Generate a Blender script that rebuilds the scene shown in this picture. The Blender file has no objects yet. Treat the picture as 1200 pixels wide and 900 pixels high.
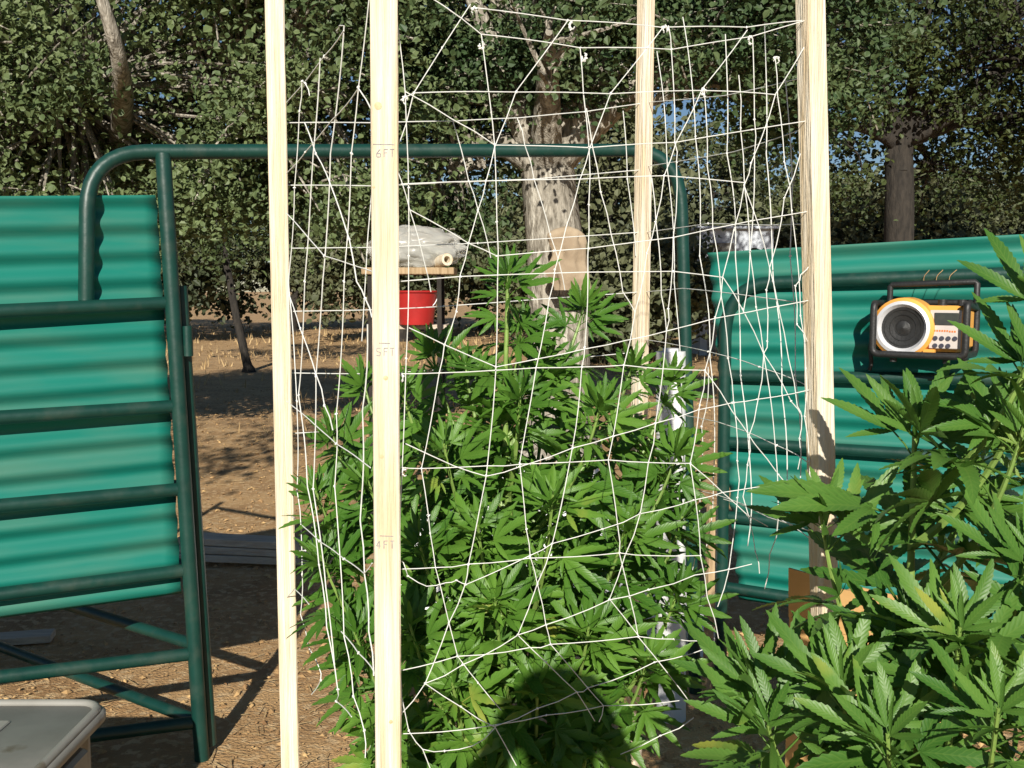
import bpy, math, random
from mathutils import Vector, Matrix, noise

R = math.radians
C = bpy.context.scene.collection
SC = bpy.context.scene
V = Vector

# ------------------------------------------------------------------ camera
PITCH = R(5.5); CAM = V((0, 0, 1.62)); FPX = 1150.0
cam = bpy.data.cameras.new('camera'); cam.lens = FPX / 1200 * 36; cam.sensor_width = 36
cam.clip_start = 0.02; cam.clip_end = 2000
co = bpy.data.objects.new('camera', cam); C.objects.link(co)
co.location = CAM; co.rotation_euler = (math.pi / 2 - PITCH, 0, 0); SC.camera = co
# ------------------------------------------------------------------ light
LIGHT = V((0.046, 0.950, -0.478)).normalized()          # direction the sunlight travels
SUN = -LIGHT
wd = bpy.data.worlds.new('World'); SC.world = wd; wd.use_nodes = True
nt = wd.node_tree; nt.nodes.clear()
sky = nt.nodes.new('ShaderNodeTexSky'); sky.sky_type = 'NISHITA'; sky.sun_disc = False
sky.sun_elevation = math.asin(SUN.z); sky.sun_rotation = math.atan2(SUN.x, SUN.y)
sky.air_density = 1.0; sky.dust_density = 0.0; sky.ozone_density = 4.0
bg = nt.nodes.new('ShaderNodeBackground'); bg.inputs[1].default_value = 0.05
wo = nt.nodes.new('ShaderNodeOutputWorld')
nt.links.new(sky.outputs[0], bg.inputs[0]); nt.links.new(bg.outputs[0], wo.inputs[0])
sl = bpy.data.lights.new('sun', 'SUN'); sl.energy = 5.0; sl.angle = R(0.5); sl.color = (1, 0.945, 0.84)
so = bpy.data.objects.new('sun', sl); C.objects.link(so); so.location = (-1, -6, 6)
so.rotation_euler = LIGHT.to_track_quat('-Z', 'Y').to_euler()
SC.view_settings.view_transform = 'Standard'; SC.view_settings.look = 'None'
SC.view_settings.exposure = 0.3; SC.view_settings.gamma = 1.0

# ------------------------------------------------------------------ helpers
CF = V((0, math.cos(PITCH), -math.sin(PITCH))); CU = V((0, math.sin(PITCH), math.cos(PITCH))); CR = V((1, 0, 0))
def ray(x, y): return CF + CR * ((x - 600) / FPX) + CU * ((450 - y) / FPX)
def at(x, y, Y):                       # point seen at pixel x,y that stands at world depth Y
    d = ray(x, y); return CAM + d * (Y / d.y)
def onplane(x, y, A, B, off=0.0):      # pixel onto the vertical plane through A and B
    n = V((B.y - A.y, -(B.x - A.x), 0)).normalized()
    d = ray(x, y); t = ((A - CAM).dot(n) + off) / d.dot(n)
    return CAM + d * t
ORG = {}
def empty(name, loc, label, cat, group=None):
    o = bpy.data.objects.new(name, None); C.objects.link(o); o.location = loc; ORG[o] = V(loc)
    o.empty_display_size = 0.1
    o['label'] = label; o['category'] = cat
    if group: o['group'] = group
    return o
def tag(o, label, cat, group=None):
    o['label'] = label; o['category'] = cat
    if group: o['group'] = group
    return o
def ortho(d):
    d = d.normalized(); a = V((0, 0, 1)) if abs(d.z) < 0.9 else V((1, 0, 0))
    x = d.cross(a).normalized(); return x, x.cross(d).normalized()

class MB:
    def __init__(s): s.v = []; s.f = []; s.uv = None
    def quad(s, a, b, c, d):
        n = len(s.v); s.v += [V(a), V(b), V(c), V(d)]; s.f.append((n, n + 1, n + 2, n + 3)); return s
    def box(s, c, size, rot=None, bev=0.0):
        c = V(c); hx, hy, hz = size[0] / 2, size[1] / 2, size[2] / 2; n = len(s.v)
        M = rot if rot else Matrix.Identity(3)
        if bev <= 0:
            for z in (-hz, hz):
                for x, y in ((-hx, -hy), (hx, -hy), (hx, hy), (-hx, hy)): s.v.append(c + M @ V((x, y, z)))
            s.f += [tuple(n + i for i in q) for q in ((3, 2, 1, 0), (4, 5, 6, 7), (0, 1, 5, 4), (1, 2, 6, 5), (2, 3, 7, 6), (3, 0, 4, 7))]
        else:                          # octagonal outline in xy with chamfered top and bottom
            b = bev
            rings = [(-hz, b), (-hz + b, 0), (hz - b, 0), (hz, b)]
            for z, i in rings:
                x, y = hx - i, hy - i
                for p in ((-x + b, -y), (x - b, -y), (x, -y + b), (x, y - b), (x - b, y), (-x + b, y), (-x, y - b), (-x, -y + b)):
                    s.v.append(c + M @ V((p[0], p[1], z)))
            for r in range(3):
                for k in range(8):
                    s.f.append((n + r * 8 + k, n + r * 8 + (k + 1) % 8, n + r * 8 + 8 + (k + 1) % 8, n + r * 8 + 8 + k))
            s.f.append(tuple(n + 7 - k for k in range(8))); s.f.append(tuple(n + 24 + k for k in range(8)))
        return s
    def tube(s, pts, rad, sides=8, cap=True, wob=0.0, seed=0):
        pts = [V(p) for p in pts]; m = len(pts); n = len(s.v)
        rs = [rad] * m if isinstance(rad, (int, float)) else rad
        t0 = (pts[1] - pts[0]); x, y = ortho(t0)
        for i, p in enumerate(pts):
            t = (pts[min(i + 1, m - 1)] - pts[max(i - 1, 0)]).normalized()
            x = (x - t * x.dot(t)).normalized(); y = t.cross(x)
            for k in range(sides):
                a = 2 * math.pi * k / sides; r = rs[i]
                if wob: r *= 1 + wob * noise.noise(V((math.cos(a) * 2 + seed, math.sin(a) * 2, i * 0.6)))
                s.v.append(p + (x * math.cos(a) + y * math.sin(a)) * r)
        for i in range(m - 1):
            for k in range(sides):
                a = n + i * sides + k; b = n + i * sides + (k + 1) % sides
                s.f.append((a, b, b + sides, a + sides))
        if cap:
            s.f.append(tuple(n + sides - 1 - k for k in range(sides)))
            s.f.append(tuple(n + (m - 1) * sides + k for k in range(sides)))
        return s
    def disc(s, c, nrm, r0, r1, depth=0.0, seg=32):     # ring (r0>0) or cone/disc between radii
        c = V(c); nrm = V(nrm).normalized(); x, y = ortho(nrm); n = len(s.v)
        for r, z in ((r0, depth), (r1, 0)):
            for k in range(seg):
                a = 2 * math.pi * k / seg; s.v.append(c + nrm * z + (x * math.cos(a) + y * math.sin(a)) * r)
        for k in range(seg):
            s.f.append((n + k, n + (k + 1) % seg, n + seg + (k + 1) % seg, n + seg + k))
        return s
    def build(s, name, mat, parent=None, smooth=False, kind=None):
        o0 = ORG[parent] if parent else V((0, 0, 0))
        me = bpy.data.meshes.new(name); me.from_pydata([tuple(p - o0) for p in s.v], [], s.f); me.update()
        if s.uv:
            ul = me.uv_layers.new(name='uv')
            li = [0] * len(me.loops); me.loops.foreach_get('vertex_index', li)
            fl = []
            for i in li: fl += s.uv[i]
            ul.data.foreach_set('uv', fl)
        if smooth:
            me.polygons.foreach_set('use_smooth', [True] * len(me.polygons))
            if not s.uv and len(s.f) < 20000: me.set_sharp_from_angle(angle=R(58))
        me.materials.append(mat)
        o = bpy.data.objects.new(name, me); C.objects.link(o)
        if parent: o.parent = parent
        ORG[o] = o0
        if kind: o['kind'] = kind
        return o

def bez(p0, p1, p2, n):
    return [p0 * (1 - t) ** 2 + p1 * 2 * t * (1 - t) + p2 * t * t for t in [i / n for i in range(n + 1)]]
def crv(pts, n=4):                     # catmull-rom through points
    P = [V(p) for p in pts]; P = [P[0] * 2 - P[1]] + P + [P[-1] * 2 - P[-2]]; out = []
    for i in range(1, len(P) - 2):
        a, b, c, d = P[i - 1:i + 3]
        for k in range(n):
            t = k / n
            out.append(0.5 * (2 * b + (c - a) * t + (2 * a - 5 * b + 4 * c - d) * t * t + (3 * b - a - 3 * c + d) * t ** 3))
    return out + [P[-2]]

# ------------------------------------------------------------------ materials
def newmat(name):
    m = bpy.data.materials.new(name); m.use_nodes = True; nt = m.node_tree
    return m, nt, nt.nodes['Principled BSDF']
def node(nt, typ, **kw):
    n = nt.nodes.new(typ)
    for k, v in kw.items(): setattr(n, k, v)
    return n
def pm(name, c1, c2=None, scale=5.0, rough=0.6, bump=0.0, stretch=(1, 1, 1), metal=0.0, c3=None, spot=0.62, spotscale=3.0, bscale=None, spec=0.5, soft=0.08):
    m, nt, b = newmat(name); L = nt.links.new
    b.inputs['Roughness'].default_value = rough; b.inputs['Metallic'].default_value = metal
    b.inputs['Specular IOR Level'].default_value = spec
    g = node(nt, 'ShaderNodeNewGeometry'); mp = node(nt, 'ShaderNodeMapping'); mp.inputs['Scale'].default_value = stretch
    L(g.outputs['Position'], mp.inputs[0])
    n1 = node(nt, 'ShaderNodeTexNoise'); n1.inputs['Scale'].default_value = scale; n1.inputs['Detail'].default_value = 6
    L(mp.outputs[0], n1.inputs[0])
    if c2 is None: c2 = tuple(x * 0.75 for x in c1)
    rp = node(nt, 'ShaderNodeValToRGB'); rp.color_ramp.elements[0].position = 0.35; rp.color_ramp.elements[1].position = 0.65
    rp.color_ramp.elements[0].color = (*c1, 1); rp.color_ramp.elements[1].color = (*c2, 1)
    L(n1.outputs[0], rp.inputs[0]); col = rp.outputs[0]
    if c3:
        n2 = node(nt, 'ShaderNodeTexNoise'); n2.inputs['Scale'].default_value = spotscale; n2.inputs['Detail'].default_value = 8
        L(mp.outputs[0], n2.inputs[0])
        r2 = node(nt, 'ShaderNodeValToRGB'); r2.color_ramp.elements[0].position = spot; r2.color_ramp.elements[1].position = spot + soft
        L(n2.outputs[0], r2.inputs[0])
        mx = node(nt, 'ShaderNodeMix', data_type='RGBA'); L(r2.outputs[0], mx.inputs[0]); L(col, mx.inputs[6]); mx.inputs[7].default_value = (*c3, 1)
        col = mx.outputs[2]
    L(col, b.inputs['Base Color'])
    if bump:
        nb = node(nt, 'ShaderNodeTexNoise'); nb.inputs['Scale'].default_value = bscale or scale * 3; nb.inputs['Detail'].default_value = 5
        L(mp.outputs[0], nb.inputs[0])
        bp = node(nt, 'ShaderNodeBump'); bp.inputs['Strength'].default_value = bump; bp.inputs['Distance'].default_value = 0.02
        L(nb.outputs[0], bp.inputs['Height']); L(bp.outputs[0], b.inputs['Normal'])
    return m
def leafmat(name, ca, cb, trans, rough=0.5, veins=True, scale=9.0, spec=0.4):
    m, nt, b = newmat(name); L = nt.links.new
    b.inputs['Roughness'].default_value = rough; b.inputs['Specular IOR Level'].default_value = spec
    g = node(nt, 'ShaderNodeNewGeometry'); n1 = node(nt, 'ShaderNodeTexNoise'); n1.inputs['Scale'].default_value = scale; n1.inputs['Detail'].default_value = 4
    L(g.outputs['Position'], n1.inputs[0])
    oi = node(nt, 'ShaderNodeObjectInfo')
    ad = node(nt, 'ShaderNodeMath', operation='MULTIPLY_ADD'); L(oi.outputs['Random'], ad.inputs[0]); ad.inputs[1].default_value = 0.3; L(n1.outputs[0], ad.inputs[2])
    rp = node(nt, 'ShaderNodeValToRGB'); rp.color_ramp.elements[0].position = 0.42; rp.color_ramp.elements[1].position = 0.85
    rp.color_ramp.elements[0].color = (*ca, 1); rp.color_ramp.elements[1].color = (*cb, 1); L(ad.outputs[0], rp.inputs[0])
    if veins:
        ye = rp.color_ramp.elements.new(0.97); ye.color = (0.30, 0.34, 0.06, 1)
    col = rp.outputs[0]
    if veins:
        uv = node(nt, 'ShaderNodeUVMap'); sx = node(nt, 'ShaderNodeSeparateXYZ'); L(uv.outputs[0], sx.inputs[0])
        ab = node(nt, 'ShaderNodeMath', operation='ABSOLUTE'); L(sx.outputs[1], ab.inputs[0])
        a1 = node(nt, 'ShaderNodeMath', operation='MULTIPLY'); L(ab.outputs[0], a1.inputs[0]); a1.inputs[1].default_value = 0.13
        su = node(nt, 'ShaderNodeMath', operation='SUBTRACT'); L(sx.outputs[0], su.inputs[0]); L(a1.outputs[0], su.inputs[1])
        m1 = node(nt, 'ShaderNodeMath', operation='MULTIPLY'); L(su.outputs[0], m1.inputs[0]); m1.inputs[1].default_value = 13.0
        fr = node(nt, 'ShaderNodeMath', operation='PINGPONG'); L(m1.outputs[0], fr.inputs[0]); fr.inputs[1].default_value = 0.5
        vr = node(nt, 'ShaderNodeMapRange'); L(fr.outputs[0], vr.inputs[0]); vr.inputs[1].default_value = 0.0; vr.inputs[2].default_value = 0.16; vr.inputs[3].default_value = 1; vr.inputs[4].default_value = 0
        mr = node(nt, 'ShaderNodeMapRange'); L(ab.outputs[0], mr.inputs[0]); mr.inputs[1].default_value = 0.02; mr.inputs[2].default_value = 0.13; mr.inputs[3].default_value = 1; mr.inputs[4].default_value = 0
        mxv = node(nt, 'ShaderNodeMath', operation='MAXIMUM'); L(vr.outputs[0], mxv.inputs[0]); L(mr.outputs[0], mxv.inputs[1])
        fa = node(nt, 'ShaderNodeMath', operation='MULTIPLY'); L(mxv.outputs[0], fa.inputs[0]); fa.inputs[1].default_value = 0.22
        mx = node(nt, 'ShaderNodeMix', data_type='RGBA'); L(fa.outputs[0], mx.inputs[0]); L(col, mx.inputs[6]); mx.inputs[7].default_value = (0.20, 0.30, 0.06, 1)
        col = mx.outputs[2]
        bp = node(nt, 'ShaderNodeBump'); bp.invert = True; bp.inputs['Strength'].default_value = 0.3; bp.inputs['Distance'].default_value = 0.0012
        L(fr.outputs[0], bp.inputs['Height']); L(bp.outputs[0], b.inputs['Normal'])
    L(col, b.inputs['Base Color'])
    tr = node(nt, 'ShaderNodeBsdfTranslucent'); ms = node(nt, 'ShaderNodeMixShader'); ms.inputs[0].default_value = trans
    hs = node(nt, 'ShaderNodeHueSaturation'); hs.inputs['Value'].default_value = 1.5; L(col, hs.inputs['Color']); L(hs.outputs[0], tr.inputs[0])
    out = nt.nodes['Material Output']; L(b.outputs[0], ms.inputs[1]); L(tr.outputs[0], ms.inputs[2]); L(ms.outputs[0], out.inputs[0])
    return m

M = {}
M['pine'] = pm('pine', (0.85, 0.77, 0.63), (0.70, 0.55, 0.35), 12, 0.65, 0.45, (7, 7, 0.28), c3=(0.62, 0.50, 0.36), spot=0.60, spotscale=5, soft=0.15)
M['knot'] = pm('knot', (0.60, 0.40, 0.20), (0.70, 0.52, 0.30), 160, 0.6)
M['pencil'] = pm('pencil', (0.18, 0.18, 0.19), (0.34, 0.33, 0.33), 220, 0.8)
M['pipe'] = pm('pipe', (0.004, 0.038, 0.029), (0.006, 0.048, 0.036), 12, 0.42, 0.06, c3=(0.030, 0.060, 0.046), spot=0.52, spotscale=14, soft=0.25)
M['sheet'] = pm('sheet', (0.006, 0.165, 0.124), (0.011, 0.184, 0.140), 3, 0.48, 0.0, (0.3, 0.3, 2), spec=0.35, c3=(0.055, 0.180, 0.128), spot=0.44, spotscale=6, soft=0.3)
M['cord'] = pm('cord', (0.82, 0.82, 0.78), (0.70, 0.70, 0.66), 60, 0.7)
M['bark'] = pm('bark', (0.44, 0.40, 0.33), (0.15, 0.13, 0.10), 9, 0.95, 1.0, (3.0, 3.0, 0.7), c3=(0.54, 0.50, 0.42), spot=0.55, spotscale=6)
M['shaded_bark'] = pm('shaded_bark', (0.020, 0.017, 0.014), (0.046, 0.038, 0.030), 9, 0.95, 0.9, (2, 2, 0.5))  # dark bark, tone lowered further to paint in the crown's shade on the trunk
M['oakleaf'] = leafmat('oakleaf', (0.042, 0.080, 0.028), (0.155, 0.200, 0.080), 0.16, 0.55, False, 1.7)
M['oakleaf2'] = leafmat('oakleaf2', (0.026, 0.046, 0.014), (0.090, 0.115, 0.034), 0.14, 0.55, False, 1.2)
M['farleaf'] = leafmat('farleaf', (0.046, 0.060, 0.028), (0.135, 0.145, 0.07), 0.14, 0.6, False, 0.6)
M['leaf'] = leafmat('leaf', (0.048, 0.140, 0.015), (0.125, 0.262, 0.034), 0.20, 0.42, True, 7, 0.35)
M['bigleaf'] = leafmat('bigleaf', (0.046, 0.135, 0.020), (0.115, 0.235, 0.040), 0.20, 0.42, True, 7, 0.35)
M['stem'] = pm('stem', (0.22, 0.34, 0.075), (0.15, 0.24, 0.05), 20, 0.5, 0.1)
M['ground'] = pm('ground', (0.54, 0.335, 0.150), (0.34, 0.195, 0.082), 2.2, 0.95, 0.8, c3=(0.58, 0.40, 0.21), spot=0.52, spotscale=22, bscale=90)
M['straw'] = pm('straw', (0.55, 0.40, 0.20), (0.34, 0.22, 0.10), 3.0, 0.8)
M['litter'] = pm('litter', (0.56, 0.37, 0.165), (0.26, 0.14, 0.06), 5.0, 0.9)
M['grey_plastic'] = pm('grey_plastic', (0.30, 0.29, 0.26), (0.22, 0.21, 0.185), 5, 0.42, 0.05, c3=(0.16, 0.135, 0.10), spot=0.55, spotscale=7)
M['grey_wood'] = pm('grey_wood', (0.62, 0.53, 0.42), (0.46, 0.38, 0.29), 8, 0.9, 0.5, (0.6, 5, 5))
M['wood'] = pm('wood', (0.50, 0.36, 0.21), (0.34, 0.23, 0.12), 12, 0.85, 0.5, (5, 5, 0.6))
M['cardboard'] = pm('cardboard', (0.70, 0.43, 0.17), (0.62, 0.37, 0.14), 12, 0.8, 0.1)
M['white_plastic'] = pm('white_plastic', (0.80, 0.80, 0.80), (0.68, 0.68, 0.68), 8, 0.45, 0.2)
M['yellow'] = pm('yellow', (0.85, 0.41, 0.085), (0.80, 0.38, 0.075), 20, 0.4)
M['black'] = pm('black', (0.016, 0.016, 0.016), (0.024, 0.024, 0.024), 40, 0.5, 0.1)
M['silver'] = pm('silver', (0.80, 0.80, 0.82), (0.74, 0.74, 0.76), 20, 0.35, metal=0.3)
M['panel_grey'] = pm('panel_grey', (0.62, 0.56, 0.52), (0.58, 0.52, 0.48), 20, 0.5)
M['lcd'] = pm('lcd', (0.045, 0.05, 0.05), (0.06, 0.065, 0.06), 40, 0.2)
M['orange'] = pm('orange', (0.75, 0.20, 0.03), (0.70, 0.18, 0.03), 20, 0.5)
M['button'] = pm('button', (0.05, 0.05, 0.075), (0.07, 0.07, 0.09), 60, 0.4)
M['red'] = pm('red', (0.46, 0.022, 0.02), (0.34, 0.02, 0.018), 9, 0.4, 0.05)
M['burlap'] = pm('burlap', (0.42, 0.33, 0.225), (0.30, 0.225, 0.15), 6, 0.95, 0.4)
M['pale_wall'] = pm('pale_wall', (0.62, 0.66, 0.72), (0.52, 0.56, 0.62), 1.4, 0.7)
M['skin'] = pm('skin', (0.50, 0.30, 0.21), (0.46, 0.27, 0.19), 10, 0.5)
M['shirt'] = pm('shirt', (0.10, 0.12, 0.18), (0.08, 0.10, 0.15), 10, 0.9)
m, nt_, b_ = newmat('clear_plastic')
b_.inputs['Base Color'].default_value = (0.66, 0.65, 0.60, 1); b_.inputs['Roughness'].default_value = 0.22
b_.inputs['Transmission Weight'].default_value = 0.55; b_.inputs['IOR'].default_value = 1.2
M['clear_plastic'] = m

# ------------------------------------------------------------------ ground
def gz(x, y):
    d = math.hypot(x, y)
    return 0.025 * noise.noise(V((x * 0.8, y * 0.8, 3.1))) + (0.03 * noise.noise(V((x * 0.25, y * 0.25, 7))) if d > 4 else 0)
def axis(a):
    out = []; 
    for i in range(-70, 71):
        s = i / 70; out.append(math.copysign((abs(s) * 9 + (abs(s) ** 9) * 700), s) + a)
    return out
xs = axis(0); ys = axis(5); g = MB()
for y in ys:
    for x in xs: g.v.append(V((x, y, gz(x, y))))
w = len(xs)
for j in range(len(ys) - 1):
    for i in range(w - 1): g.f.append((j * w + i, j * w + i + 1, (j + 1) * w + i + 1, (j + 1) * w + i))
gr = g.build('ground', M['ground'], smooth=True); gr['kind'] = 'structure'

rnd = random.Random(5)
lt = MB(); st = MB()
for i in range(32000):
    y = 2.2 + 14 * rnd.random() ** 1.5; x = (rnd.random() - 0.5) * (1.6 * y + 3)
    c = V((x, y, gz(x, y) + 0.008)); a = rnd.random() * 6.28; s = (0.004 + 0.015 * rnd.random() ** 3) * (1 + 0.05 * y)
    d = V((math.cos(a), math.sin(a), rnd.uniform(-.3, .5))); e = V((-math.sin(a), math.cos(a), rnd.uniform(-.4, .4))) * 0.6
    n = len(lt.v); lt.v += [c - d * s, c + e * s, c + d * s, c - e * s, c + V((0, 0, s * 0.5))]
    lt.f += [(n, n + 1, n + 4), (n + 1, n + 2, n + 4), (n + 2, n + 3, n + 4), (n + 3, n, n + 4)]
o = lt.build('leaf_litter', M['litter'], kind='stuff'); tag(o, 'brown fallen oak leaves scattered over the dirt', 'leaf litter')
for i in range(9000):
    y = 2.3 + 9 * rnd.random() ** 1.4; x = (rnd.random() - 0.5) * (1.6 * y + 2)
    c = V((x, y, gz(x, y) + 0.012)); a = rnd.random() * 6.28; s = 0.015 + 0.045 * rnd.random() ** 2
    d = V((math.cos(a), math.sin(a), rnd.uniform(-.12, .12))); e = V((-math.sin(a), math.cos(a), 0.3)) * (0.0012 + .0002 * y)
    st.quad(c - d * s - e, c + d * s - e, c + d * s + e, c - d * s + e)
o = st.build('straw', M['straw'], kind='stuff'); tag(o, 'loose dry straw stalks strewn on the dirt', 'straw')
gs = MB()
for i in range(22000):
    y = 8 + 35 * rnd.random() ** 1.2; x = (rnd.random() - 0.5) * 1.3 * y
    if noise.noise(V((x * 0.35, y * 0.35, 1))) + rnd.gauss(0, .25) < 0.05 + (.5 if y < 12 else 0): continue
    c = V((x, y, gz(x, y) - 0.01)); h = (0.05 + 0.22 * rnd.random() ** 2) * min(1, y / 16); a = rnd.random() * 6.28; l = V((rnd.uniform(-.5, .5) * h, rnd.uniform(-.5, .5) * h, h))
    e = V((math.cos(a), math.sin(a), 0)) * (0.006 + 0.0005 * y)
    n = len(gs.v); gs.v += [c - e, c + e, c + l * 0.6 + e * 0.6, c + l]; gs.f += [(n, n + 1, n + 2), (n, n + 2, n + 3)]
o = gs.build('dry_grass', M['straw'], kind='stuff'); tag(o, 'tan dry grass covering the field under the oaks', 'grass')

# ------------------------------------------------------------------ oak trees
def oak(name, base, fork, trunk_r, blobs, nleaf, lsize, leafm, barkm, label, seed, limbs=(), clump=0.20, per=42, twig=9, group='oak trees behind the fence'):
    rn = random.Random(seed); base = V(base); base.z = gz(base.x, base.y) - 0.05; fork = V(fork)
    t = empty(name, base, label, 'tree', group)
    tb = MB()
    mid = base.lerp(fork, 0.5) + V((rn.uniform(-.1, .1), 0, 0))
    P = crv([base, base.lerp(mid, 0.3), mid, fork], 5)
    rr = [trunk_r * (1.45 - 0.6 * min(1, i / (len(P) * 0.25))) * (1 - 0.25 * i / len(P)) if i < len(P) * 0.25 else trunk_r * (1 - 0.30 * i / len(P)) * 0.9 for i in range(len(P))]
    tb.tube(P, rr, 14, True, 0.25, seed)
    for L in limbs:
        pts = crv([fork - V((0, 0, 0.40)), fork + V((0, 0, .02))] + [V(p) for p in L], 5)
        tb.tube(pts, [trunk_r * (0.50 * (1 - i / len(pts)) + 0.10) for i in range(len(pts))], 9, True, 0.2, seed + 3)
    vol = [b[1][0] * b[1][1] * b[1][2] for b in blobs]; cl = []
    ncl = max(8, nleaf // per)
    for b, vv in zip(blobs, vol):
        k = int(ncl * vv / sum(vol)) + 1; cb = V(b[0])
        for i in range(k):
            while True:
                p = V((rn.uniform(-1, 1), rn.uniform(-1, 1), rn.uniform(-1, 1)))
                if 0.2 < p.length <= 1: break
            p = p.normalized() * p.length ** 0.55
            q = cb + V((p.x * b[1][0], p.y * b[1][1], p.z * b[1][2]))
            if noise.noise(q * 1.25 + V((seed, 0, 0))) < -0.03: continue
            cl.append((q, cb))
        br = bez(fork, (fork + cb) / 2 + V((0, 0, 0.5)), cb, 6)
        tb.tube(br, [trunk_r * (0.36 * (1 - i / 6) + 0.08) for i in range(7)], 7, True, 0.1)
    for i, (q, cb) in enumerate(cl):
        if i % 4 == 0:
            s0 = fork.lerp(cb, rn.uniform(0.5, 1.05))
            m1 = (s0 + q) / 2 + V((rn.uniform(-.2, .2), rn.uniform(-.2, .2), rn.uniform(-.05, .3)))
            tb.tube(bez(s0, m1, q, 4), [0.028, 0.022, 0.016, 0.011, 0.006], 5, False)
    for i, (q, cb) in enumerate(cl):
        if i % twig == 0:
            d = V((rn.gauss(0, 1), rn.gauss(-.3, .7), rn.gauss(-.1, .8))).normalized() * rn.uniform(.15, .45)
            tb.tube([q - d, q + V((0, 0, .05)), q + d], [0.009, 0.006, 0.002], 4, False)
    tb.build('trunk', barkm, t, True)
    cr = MB(); vv = cr.v; ff = cr.f
    for q, cb in cl:
        clk = clump * rn.choice((.55, .8, 1.0, 1.3))
        tw = V((rn.gauss(0, 1), rn.gauss(0, 1), rn.gauss(-0.2, 0.6))).normalized()
        for k in range(per):
            p = q + V((rn.gauss(0, clk), rn.gauss(0, clk), rn.gauss(0, clk * 0.7))) + tw * rn.uniform(-.25, .25)
            nn = V((rn.gauss(0, .6), rn.gauss(-.25, .6), rn.gauss(0.55, .5))).normalized()
            x, y = ortho(nn); a = rn.random() * 6.28
            d = x * math.cos(a) + y * math.sin(a); e = nn.cross(d)
            s = lsize * rn.uniform(0.5, 1.35); wd_ = s * rn.uniform(.28, .46); n = len(vv); cup = nn * (s * 0.10)
            vv += [p - d * s * .5, p - d * s * .12 + e * wd_ + cup, p + d * s * .22 + e * wd_ * .8 + cup, p + d * s * .5 - cup, p + d * s * .22 - e * wd_ * .8 + cup, p - d * s * .12 - e * wd_ + cup]
            ff += [(n, n + 1, n + 2, n + 3), (n, n + 3, n + 4, n + 5)]
    cr.build('crown', leafm, t, False, 'stuff')
    return t
oak('oak_tree', (-4.6, 11.0, 0), (-4.3, 10.8, 2.9), 0.26,
    [((-4.2, 9.3, 3.6), (2.6, 1.3, 1.75)), ((-1.9, 8.9, 3.7), (1.35, 1.2, 1.9)), ((-2.3, 9.2, 2.45), (0.7, 0.7, 0.6)), ((-6.2, 9.2, 3.0), (2.0, 1.4, 1.6))],
    230000, 0.062, M['oakleaf'], M['bark'], 'dense dusty green oak spreading behind the left corral panel', 11,
    [[(-3.5, 9.0, 3.2), (-3.13, 8.0, 3.5), (-3.3, 7.8, 4.3)], [(-4.9, 9.9, 3.5), (-5.5, 9.5, 4.4)]])
oak('oak_tree', (0.42, 9.6, 0), (0.34, 9.6, 2.75), 0.40,
    [((0.2, 9.9, 4.45), (2.2, 0.9, 1.1)), ((2.3, 9.2, 3.95), (1.1, 1.0, 0.95)), ((-0.85, 9.8, 2.85), (0.8, 0.7, 0.95)), ((-0.6, 9.5, 3.7), (0.9, 0.5, 0.6)), ((1.0, 9.4, 3.75), (0.7, 0.4, 0.4)), ((0.3, 8.2, 3.7), (1.1, 0.3, 0.38))],
    140000, 0.064, M['oakleaf'], M['bark'], 'oak with thick pale grey trunk straight behind the trellis', 23,
    [[(-0.05, 9.5, 3.6), (-0.5, 9.4, 4.6)], [(0.75, 9.5, 3.5), (1.0, 9.4, 4.6)]])
oak('oak_tree', (6.25, 16.0, 0), (6.2, 16.0, 3.9), 0.30,
    [((5.0, 15.4, 6.2), (2.3, 1.6, 2.0)), ((7.9, 15.8, 6.0), (2.4, 1.8, 2.2)), ((4.6, 15.3, 3.9), (1.1, 1.1, 0.9)), ((9.2, 16.5, 4.4), (1.6, 1.5, 1.1)), ((7.2, 17.0, 3.6), (2.2, 0.8, 0.9)), ((10.2, 16.2, 6.4), (1.8, 1.4, 2.0)), ((3.4, 15.8, 5.4), (1.0, 1.0, 1.6))],
    90000, 0.085, M['oakleaf2'], M['shaded_bark'], 'dark forked oak standing behind the right corral panel', 37,
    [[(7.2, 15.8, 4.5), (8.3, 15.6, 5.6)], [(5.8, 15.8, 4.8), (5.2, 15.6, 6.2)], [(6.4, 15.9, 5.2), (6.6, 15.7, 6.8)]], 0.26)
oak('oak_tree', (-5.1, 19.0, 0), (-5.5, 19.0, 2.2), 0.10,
    [((-5.6, 19.0, 3.7), (2.2, 1.6, 1.6))], 9000, 0.10, M['oakleaf2'], M['shaded_bark'],
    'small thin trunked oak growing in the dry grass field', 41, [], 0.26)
far = [(9.5, 26, 2.8, 2.9), (14.5, 27, 2.8, 3.0), (2.0, 27, 2.2, 4.4), (5.2, 33, 3.0, 4.4), (-18, 40, 4, 4.0), (-11, 30, 2.6, 2.4), (-6, 44, 4.2, 3.6), (-1.2, 40, 3.6, 3.0), (3.2, 42, 3.6, 3.0), (21, 42, 4.5, 4.0), (9.5, 45, 4.5, 3.8), (-13, 34, 3.4, 4.2), (-8.5, 38, 3.2, 3.6), (-3.5, 31, 2.6, 3.0), (1.5, 36, 3.4, 3.4), (2.9, 22, 1.6, 1.7), (7.8, 34, 3.4, 3.6), (12.5, 30, 3.2, 2.9), (17, 33, 3.4, 3.4), (10.6, 24, 1.6, 1.7)]
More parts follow.
